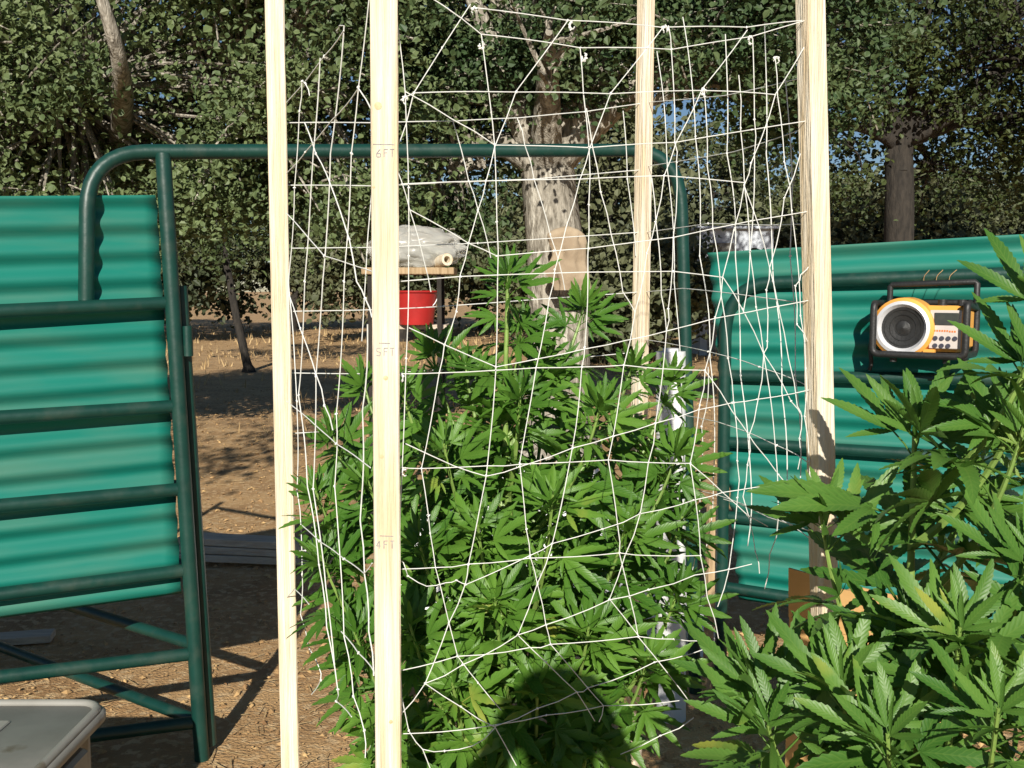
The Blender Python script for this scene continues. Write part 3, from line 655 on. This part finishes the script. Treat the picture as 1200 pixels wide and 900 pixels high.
# ------------------------------------------------------------------ radio on the right panel
def radio():
    c = at(1088, 383, 3.50); d = V((0.80, -0.60, 0)).normalized(); fw = V((-d.y, d.x, 0)) * -1     # along, toward viewer
    fw = V((d.y, -d.x, 0)); up = V((0, 0, 1)); S = 0.00305
    def W(u, v, w=0): return c + d * (u * S) + up * (-v * S) + fw * w        # u,v in photo pixels from the centre
    t = empty('jobsite_radio', W(0, 45), 'yellow and black jobsite radio hanging on the right corral panel', 'radio')
    Mx = Matrix((d, fw * -1, up)).transposed()
    def rbox(name, u0, u1, v0, v1, w0, w1, mat, bev=0.004, parent=t):
        return MB().box(W((u0 + u1) / 2, (v0 + v1) / 2, (w0 + w1) / 2), (abs(u1 - u0) * S, abs(w1 - w0), abs(v1 - v0) * S), Mx, bev).build(name, mat, parent)
    rbox('body', -38, 46, -25, 28, -0.06, 0.055, M['yellow'], 0.02)
    sc = (-23, 1)
    MB().disc(W(*sc, 0.068), fw, 31 * S, 35 * S, 0.010, 40).disc(W(*sc, 0.0), fw, 35 * S, 35.5 * S, 0.0685, 40).build('speaker_housing', M['yellow'], t, True)
    MB().disc(W(*sc, 0.078), fw, 27.5 * S, 31.2 * S, 0.004, 40).disc(W(*sc, 0.066), fw, 27.5 * S, 24 * S, 0.016, 40).build('speaker_ring', M['silver'], t, True)
    sg = MB().disc(W(*sc, 0.0665), fw, 9 * S, 24.2 * S, -0.008, 40).disc(W(*sc, 0.0585), fw, 0.0005, 9 * S, 0.008, 40)
    for k in range(3): sg.tube([W(sc[0] + math.cos(a) * (9 + 6 * k), sc[1] + math.sin(a) * (9 + 6 * k), 0.0605 + .003 * k) for a in [i * math.pi / 14 for i in range(29)]], 0.0014, 5, False)
    sg.build('speaker_grille', M['black'], t, True)
    rbox('control_panel', 6, 40, -20, 24, 0.0545, 0.0605, M['panel_grey'], 0.002)
    rbox('display', 11, 37, -17, -3, 0.060, 0.0635, M['lcd'], 0.001)
    b = MB()
    for k in range(9): b.box(W(12 + k * 2.7, 3.5 + (0.6 if k > 5 else 0), 0.0612), (1.7 * S, 0.001, 2.0 * S), Mx)
    b.build('lettering', M['orange'], t)
    for k in range(7):
        u, v = (13 + 7 * (k % 4), 12 + 8.5 * (k // 4)); MB().tube([W(u, v, 0.06), W(u, v, 0.065)], 2.6 * S, 12).build('button', M['button'], t)
    for u in (16, 37): MB().tube([W(u, -25, 0.02), W(u, -32, 0.02)], 5 * S, 14).build('knob', M['black'], t)
    rbox('latch', 0, 13, 25, 30, 0.045, 0.068, M['yellow'], 0.002)
    # roll cage
    r = 0.0125
    def loop(pts, w):
        o = []
        for i, (u, v) in enumerate(pts):
            pu, pv = pts[i - 1]; nu, nv = pts[(i + 1) % len(pts)]; k = 7
            A = V((u + (pu - u) / max(1e-6, math.hypot(pu - u, pv - v)) * k, v + (pv - v) / math.hypot(pu - u, pv - v) * k)); B = V((u + (nu - u) / math.hypot(nu - u, nv - v) * k, v + (nv - v) / math.hypot(nu - u, nv - v) * k))
            o += bez(A, V((u, v)), B, 4)
        o.append(o[0]); return [W(p.x, p.y, w) for p in o]
    MB().tube([W(-55, -22, -.06), W(-55, -27, .06)] + bez(W(-55, -27, .06), W(-55, -28, .085), W(-55, -18, .085), 5)[1:] + bez(W(-55, 24, .085), W(-55, 32, .085), W(-47, 32, .085), 5) + bez(W(39, 32, .085), W(47, 32, .085), W(47, 24, .085), 5) + bez(W(47, -20, .085), W(47, -29, .085), W(47, -27, .06), 5) + [W(47, -22, -.06)], r, 9, True).build('cage_bar', M['black'], t, True)
    MB().tube(loop([(-55, -28), (47, -28), (47, 32), (-55, 32)], -0.065), r, 9, False).build('cage_bar', M['black'], t, True)
    for u in (-54, 46):
        for v in (-27, 31): MB().tube([W(u, v, -0.065), W(u, v, 0.085)], r, 9).build('cage_bar', M['black'], t, True)
    MB().tube([W(-43, -28, 0.02), W(-43, -47, 0.02), W(-41, -49, 0.02), W(50, -52, 0.02), W(52, -50, 0.02), W(52, -28, 0.02)], 0.0105, 9).build('handle', M['black'], t, True)
    for u in (-33, 26, 44): MB().tube([W(u, 32, 0.06), W(u, 41, 0.06)], 4.2 * S, 10).build('foot', M['black'], t)
    MB().tube(crv([W(-50, 8, -.03), W(-62, 12, -.03), W(-69, 25, -.03), W(-67, 45, -.03), W(-69, 55, -.03)], 5), 0.008, 7).build('cable', M['black'], t, True)
    for k in range(3): MB().tube(crv([W(-5 + 14 * k, -47, .02), W(-7 + 14 * k, -58, 0.0), W(-4 + 15 * k, -66, -.03)], 4), 0.0012, 5).build('tie_wire', M['litter'], t)
radio()

# ------------------------------------------------------------------ grey tote at lower left
def rrect(c, sx, sy, h, rad, z0, bev=0.006):
    b = MB(); ring = []
    for qx, qy, a0 in ((1, 1, 0), (-1, 1, 90), (-1, -1, 180), (1, -1, 270)):
        for k in range(6):
            a = R(a0 + 18 * k); ring.append((qx * (sx / 2 - rad) , qy * (sy / 2 - rad), math.cos(a), math.sin(a)))
    n = len(ring)
    for z, i in ((z0, bev), (z0 + bev, 0), (z0 + h - bev, 0), (z0 + h, bev)):
        for x, y, ca, sa in ring: b.v.append(V((c[0] + x + (rad - i) * ca, c[1] + y + (rad - i) * sa, z)))
    for r in range(3):
        for k in range(n): b.f.append((r * n + k, r * n + (k + 1) % n, r * n + n + (k + 1) % n, r * n + n + k))
    b.f.append(tuple(n - 1 - k for k in range(n))); b.f.append(tuple(3 * n + k for k in range(n)))
    return b
def tote():
    zt = 0.47; A = at(128, 838, 2.62); cx = A.x - 0.36; cy = 2.40
    t = empty('storage_tote', (cx, cy, 0), 'dusty grey plastic storage tote with lid below the left corral panel', 'tote')
    rrect((cx, cy), 0.66, 0.42, 0.45, 0.06, 0.0).build('bin', M['grey_plastic'], t)
    l = rrect((cx, cy), 0.73, 0.49, 0.035, 0.07, zt - .03, .008).build('lid', M['grey_plastic'], t, True)
    b = MB(); z = zt + .007; pr = []
    for qx, qy, a0 in ((1, 1, 0), (-1, 1, 90), (-1, -1, 180), (1, -1, 270)):
        for k in range(6): a = R(a0 + 18 * k); pr.append(V((cx + qx * (.345 - .06) + .06 * math.cos(a), cy + qy * (.225 - .06) + .06 * math.sin(a), z)))
    b.tube(pr + [pr[0]], 0.012, 8, False)
    b.build('rim', M['grey_plastic'], l, True)
    b = MB()
    for u in (-.18, 0.05): b.box((cx + u, cy - .02, zt + .007), (0.19, 0.26, 0.008), None, 0.003)
    b.build('raised_panel', M['grey_plastic'], l)
    MB().box((cx + .345, cy, 0.40), (0.04, 0.16, 0.05), None, 0.01).build('handle', M['grey_plastic'], t)
tote()

# ------------------------------------------------------------------ boards, rack, pile and other things in the yard
def board_at(name, A, B, w, h, mat, label, cat, group=None, rollz=0):
    d = (B - A); y = V((-d.y, d.x, 0)).normalized(); x = d.normalized(); z = x.cross(y)
    Mx = Matrix((x, y, z)).transposed()
    o = MB().box((A + B) / 2, (d.length, w, h), Mx, 0.003).build(name, mat); tag(o, label, cat, group); return o
pa = at(205, 640, 5.75); pb2 = at(420, 668, 5.65)
for k, lab in enumerate(('bottom weathered plank of the stack past the gateway', 'middle weathered plank of the stack past the gateway', 'top weathered plank of the stack past the gateway')):
    z = 0.03 + 0.047 * k; board_at('plank', V((pa.x + .02 * k, pa.y + .015 * k, z + .012)), V((pb2.x, pb2.y - .02 * k, z)), 0.14, 0.042, M['grey_wood'], lab, 'plank', 'weathered planks')
q0 = at(-60, 756, 4.3); q1 = at(62, 736, 4.4)
board_at('loose_board', V((q0.x, q0.y, .03)), V((q1.x, q1.y, .03)), 0.10, 0.035, M['grey_wood'], 'grey board lying in shade under the left corral panel', 'board')
# rack with board shelf
def rack():
    Y = 6.6; L_ = at(428, 318, Y); R_ = at(534, 318, Y)
    t = empty('wooden_rack', ((L_.x + R_.x) / 2, Y, 0), 'tall wooden rack with brown board shelf behind the plant', 'rack')
    MB().box(((L_.x + R_.x) / 2, Y, L_.z), (R_.x - L_.x, 0.36, 0.045), None, 0.004).build('shelf', M['wood'], t)
    for x in (L_.x + .05, R_.x - .1):
        for dy in (-.14, .14): MB().box((x, Y + dy, L_.z / 2 - .012), (0.03, 0.03, L_.z - .025), None, 0.002).build('leg', M['shaded_bark'], t)
    MB().box(((L_.x + R_.x) / 2, Y + .1, L_.z - .37), (R_.x - L_.x - .12, 0.3, 0.03), None, 0.003).build('shelf', M['grey_wood'], t)
    # plastic bundle on the shelf
    b = MB(); c = V((at(487, 290, Y).x, Y, L_.z + .150)); nu, nv = 64, 36
    for j in range(nv + 1):
        for i in range(nu):
            th = math.pi * j / nv; ph = 2 * math.pi * i / nu; n = V((math.sin(th) * math.cos(ph), math.sin(th) * math.sin(ph), math.cos(th)))
            s = V((0.32, 0.17, 0.15)); q = 0.92 + 0.30 * abs(noise.noise(n * 1.9 + V((4, 0, 0)))) + 0.07 * noise.noise(n * 6) + 0.035 * noise.noise(V((n.x * 4, n.y * 22, n.z * 22)))
            p = V((n.x * s.x, n.y * s.y, n.z * s.z)) * q; p.z = max(p.z, -0.125); b.v.append(c + p)
    for j in range(nv):
        for i in range(nu): b.f.append((j * nu + i, j * nu + nu + i, j * nu + nu + (i + 1) % nu, j * nu + (i + 1) % nu))
    pbun = tag(b.build('plastic_roll', M['clear_plastic'], None, True), 'crumpled roll of clear plastic lying on the wooden rack', 'plastic')
    cc = at(524, 304, Y - .20); MB().disc(cc, (0.5, -1, 0.1), 0.022, 0.040, 0.0, 20).disc(cc, (0.5, -1, 0.1), 0.040, 0.041, -0.25, 20).disc(cc, (0.5, -1, 0.1), 0.022, 0.0215, -0.1, 20).build('core_tube', M['pine'], pbun, True)
    # red bucket on the lower shelf
    zb = L_.z - .37 + .017; bx = at(487, 360, Y - .05).x; by = Y - .02
    bk = empty('red_bucket', (bx, by, zb), 'red plastic bucket under the rack shelf', 'bucket')
    n = 24; b = MB(); b.tube([V((bx, by, zb)), V((bx, by, zb + .22))], [0.115, 0.145], n, False).tube([V((bx, by, zb + .22)), V((bx, by, zb + .02))], [0.141, 0.112], n, False); b.disc((bx, by, zb + .004), (0, 0, 1), 0.001, .115, 0, n)
    b.build('pail', M['red'], bk, True)
    MB().tube([V((bx + .147 * math.cos(a), by + .147 * math.sin(a), zb + .218)) for a in [i * 2 * math.pi / n for i in range(n + 1)]], 0.008, 6, False).build('rim', M['red'], bk, True)
    MB().tube([V((bx + .15 * math.cos(a), by - .06 * math.sin(a) - .02, zb + .205 - .13 * math.sin(a))) for a in [i * math.pi / 12 for i in range(13)]], 0.0035, 5).build('bail_handle', M['silver'], bk, True)
rack()
# sack hanging on the trunk
def sack():
    c = at(664, 300, 9.02); b = MB(); nu, nv = 40, 22
    for j in range(nv + 1):
        v = j / nv
        for i in range(nu):
            a = 2 * math.pi * i / nu; r = 0.155 * min(1, (v * 7) ** 0.5 + .1) * (1.0 + 0.12 * v) * (1 + 0.16 * math.sin(a * 5 + v * 4 + 1))
            r *= 1 + 0.45 * noise.noise(V((math.cos(a) * 1.6, math.sin(a) * 1.6, v * 3.5)))
            b.v.append(c + V((r * math.cos(a) + .05 * v, 0.55 * r * math.sin(a), 0.27 - 0.58 * v)))
    for j in range(nv):
        for i in range(nu): b.f.append((j * nu + i, j * nu + nu + i, j * nu + nu + (i + 1) % nu, j * nu + (i + 1) % nu))
    b.f.append(tuple(range(nu))); b.f.append(tuple(nv * nu + nu - 1 - i for i in range(nu)))
    o = b.build('sack', M['burlap'], None, True); tag(o, 'tan cloth sack hanging on the thick pale oak trunk', 'sack')
sack()
# white roll by the gate leg
r0 = at(786, 412, 3.62); b = MB(); rb = V((r0.x + .02, 3.60, -0.01))
b.tube([rb, rb.lerp(r0, .5), r0], [0.056, 0.055, 0.055], 20).tube([r0 + V((0, 0, .0005)), r0 + V((0, 0, .012))], [0.03, 0.03], 14)
tag(b.build('white_roll', M['white_plastic'], None, True), 'upright white plastic roll leaning by the arch leg', 'roll')
# crumpled white sheeting and split logs behind the plant
def crumple(name, cx, cy, w, d, h, mat, label, seed):
    b = MB(); nx, ny = 44, 26
    for j in range(ny + 1):
        for i in range(nx + 1):
            u, v = i / nx * 2 - 1, j / ny * 2 - 1; q = V((u * 2.2 + seed, v * 2.2, 0))
            z = h * max(0, (1 - u * u) * (1 - v * v)) ** 0.5 * (0.55 + 0.9 * abs(noise.noise(q * 1.6))) + 0.05 * noise.noise(q * 5)
            b.v.append(V((cx + u * w / 2 + .05 * noise.noise(q * 3), cy + v * d / 2 + .05 * noise.noise(q * 3 + V((9, 0, 0))), max(z, 0) + .02)))
    for j in range(ny):
        for i in range(nx): k = j * (nx + 1) + i; b.f.append((k, k + 1, k + nx + 2, k + nx + 1))
    tag(b.build(name, mat, None, False), label, 'sheeting')
crumple('plastic_sheeting', 0.05, 5.3, 1.5, 1.0, 0.66, M['white_plastic'], 'crumpled white plastic sheeting heaped behind the bushy plant', 1)
crumple('plastic_sheeting', 0.68, 4.4, 0.45, 0.5, 0.42, M['white_plastic'], 'crumpled scrap of white plastic at the foot of the white roll', 5)
for k, (px, py, Y, l, r, ya, lab) in enumerate(((590, 452, 5.35, .26, .062, .2, 'thick split log lying on the white sheeting heap'), (602, 490, 5.15, .15, .035, -.5, 'thin log end beside the thick split log'))):
    c = at(px, py, Y); d = V((math.cos(ya), -math.sin(ya) * 2, 0)).normalized()
    b = MB().tube([c - d * l / 2, c, c + d * l / 2], [r, r * 1.05, r * .95], 10, True, .2, k)
    tag(b.build('log', M['wood'], None, False), lab, 'log')
# cardboard box behind the right plant
def carton():
    A = at(927, 668, 2.55); B = at(1045, 680, 2.35); h = A.z; dx = (V((B.x, B.y, 0)) - V((A.x, A.y, 0))); x = dx.normalized(); y = V((-x.y, x.x, 0)); Mx = Matrix((x, y, V((0, 0, 1)))).transposed(); w = dx.length
    o = V((A.x, A.y, 0)); t = empty('cardboard_box', o, 'tan cardboard box half hidden behind the large leaved plant', 'box')
    hb = h - .12
    for nm, u, v, sx, sy in (('panel', w / 2, 0.0, w, .006), ('panel', w / 2, .36, w, .006), ('panel', 0.003, .18, .006, .352), ('panel', w - .003, .18, .006, .352)):
        MB().box(o + x * u + y * v + V((0, 0, hb / 2)), (sx, sy, hb), Mx).build(nm, M['cardboard'], t)
    for u, wv, hh, tl_ in ((w * .18, w * .34, .14, .02), (w * .72, w * .5, .12, -.03)):
        f = Matrix.Rotation(tl_ * 2, 3, 'Y'); MB().box(o + x * u + y * (-.012) + V((0, 0, hb + hh / 2 - .01)), (wv, .005, hh), Mx @ f @ Matrix.Rotation(.12, 3, 'X')).build('flap', M['cardboard'], t)
carton()
# pale shed far behind the right panel
def shed():
    Y = 24; a = at(822, 300, Y); b_ = at(906, 300, Y); zt = at(880, 268, Y).z; cx = (a.x + b_.x) / 2; w = b_.x - a.x
    t = empty('shed', (cx, Y, 0), 'pale blue white shed far behind the right corral panel', 'shed')
    wl = MB().box((cx, Y + .9, zt / 2), (w, 1.8, zt)).build('wall', M['pale_wall'], t)
    MB().box((cx, Y + .9, zt + .03), (w + .25, 2.05, .06)).build('roof', M['pale_wall'], t)
    MB().box((cx - w * .22, Y - .012, zt * .45), (w * .34, .03, zt * .88)).build('door', M['grey_plastic'], t)
shed()

# ------------------------------------------------------------------ the photographer, seen only by the shadow
def person():
    me = bpy.data.meshes.new('body')
    J = {'pel': (0, -.20, .93, .135), 'wai': (0, -.20, 1.08, .125), 'che': (0, -.21, 1.30, .145), 'nkb': (0, -.20, 1.46, .065), 'nk': (0, -.18, 1.54, .055), 'jaw': (0, -.155, 1.60, .072), 'hd': (0, -.17, 1.68, .105), 'top': (0, -.17, 1.745, .085)}
    E = [('pel', 'wai'), ('wai', 'che'), ('che', 'nkb'), ('nkb', 'nk'), ('nk', 'jaw'), ('jaw', 'hd'), ('hd', 'top')]
    for s, k in ((-1, 'l'), (1, 'r')):
        J.update({k + 'sh': (s * .19, -.21, 1.40, .062), k + 'el': (s * .25, -.12, 1.28, .046), k + 'wr': (s * .115, -.06, 1.54, .032), k + 'pa': (s * .09, -.055, 1.60, .030), k + 'hip': (s * .10, -.20, .86, .10), k + 'kn': (s * .12, -.19, .48, .062), k + 'an': (s * .13, -.22, .09, .042), k + 'to': (s * .15, -.07, .04, .036)})
        E += [('che', k + 'sh'), (k + 'sh', k + 'el'), (k + 'el', k + 'wr'), (k + 'wr', k + 'pa'), ('pel', k + 'hip'), (k + 'hip', k + 'kn'), (k + 'kn', k + 'an'), (k + 'an', k + 'to')]
        for f in range(4):
            for q in range(3):
                J[k + 'f%d%d' % (f, q)] = (s * (.088 - .018 * q), -.050 + .004 * q, 1.585 + .022 * f + .002 * q, .0095)
            E += [(k + 'pa', k + 'f%d0' % f), (k + 'f%d0' % f, k + 'f%d1' % f), (k + 'f%d1' % f, k + 'f%d2' % f)]
        J[k + 't0'] = (s * .08, -.085, 1.58, .011); J[k + 't1'] = (s * .055, -.10, 1.585, .010); E += [(k + 'pa', k + 't0'), (k + 't0', k + 't1')]
    keys = list(J); me.from_pydata([(J[k][0], J[k][1] + .05, J[k][2] * (1 + .06 * min(1, J[k][2]))) for k in keys], [(keys.index(a), keys.index(b)) for a, b in E], [])
    o = bpy.data.objects.new('person', me); C.objects.link(o)
    o.modifiers.new('skin', 'SKIN'); sub = o.modifiers.new('sub', 'SUBSURF'); sub.levels = 1; sub.render_levels = 1
    for i, k in enumerate(keys): me.skin_vertices[0].data[i].radius = (J[k][3],) * 2
    me.skin_vertices[0].data[0].use_root = True
    me.materials.append(M['shirt'])
    tag(o, 'person with raised hands standing where the head shadow on the plant comes from', 'person')
person()
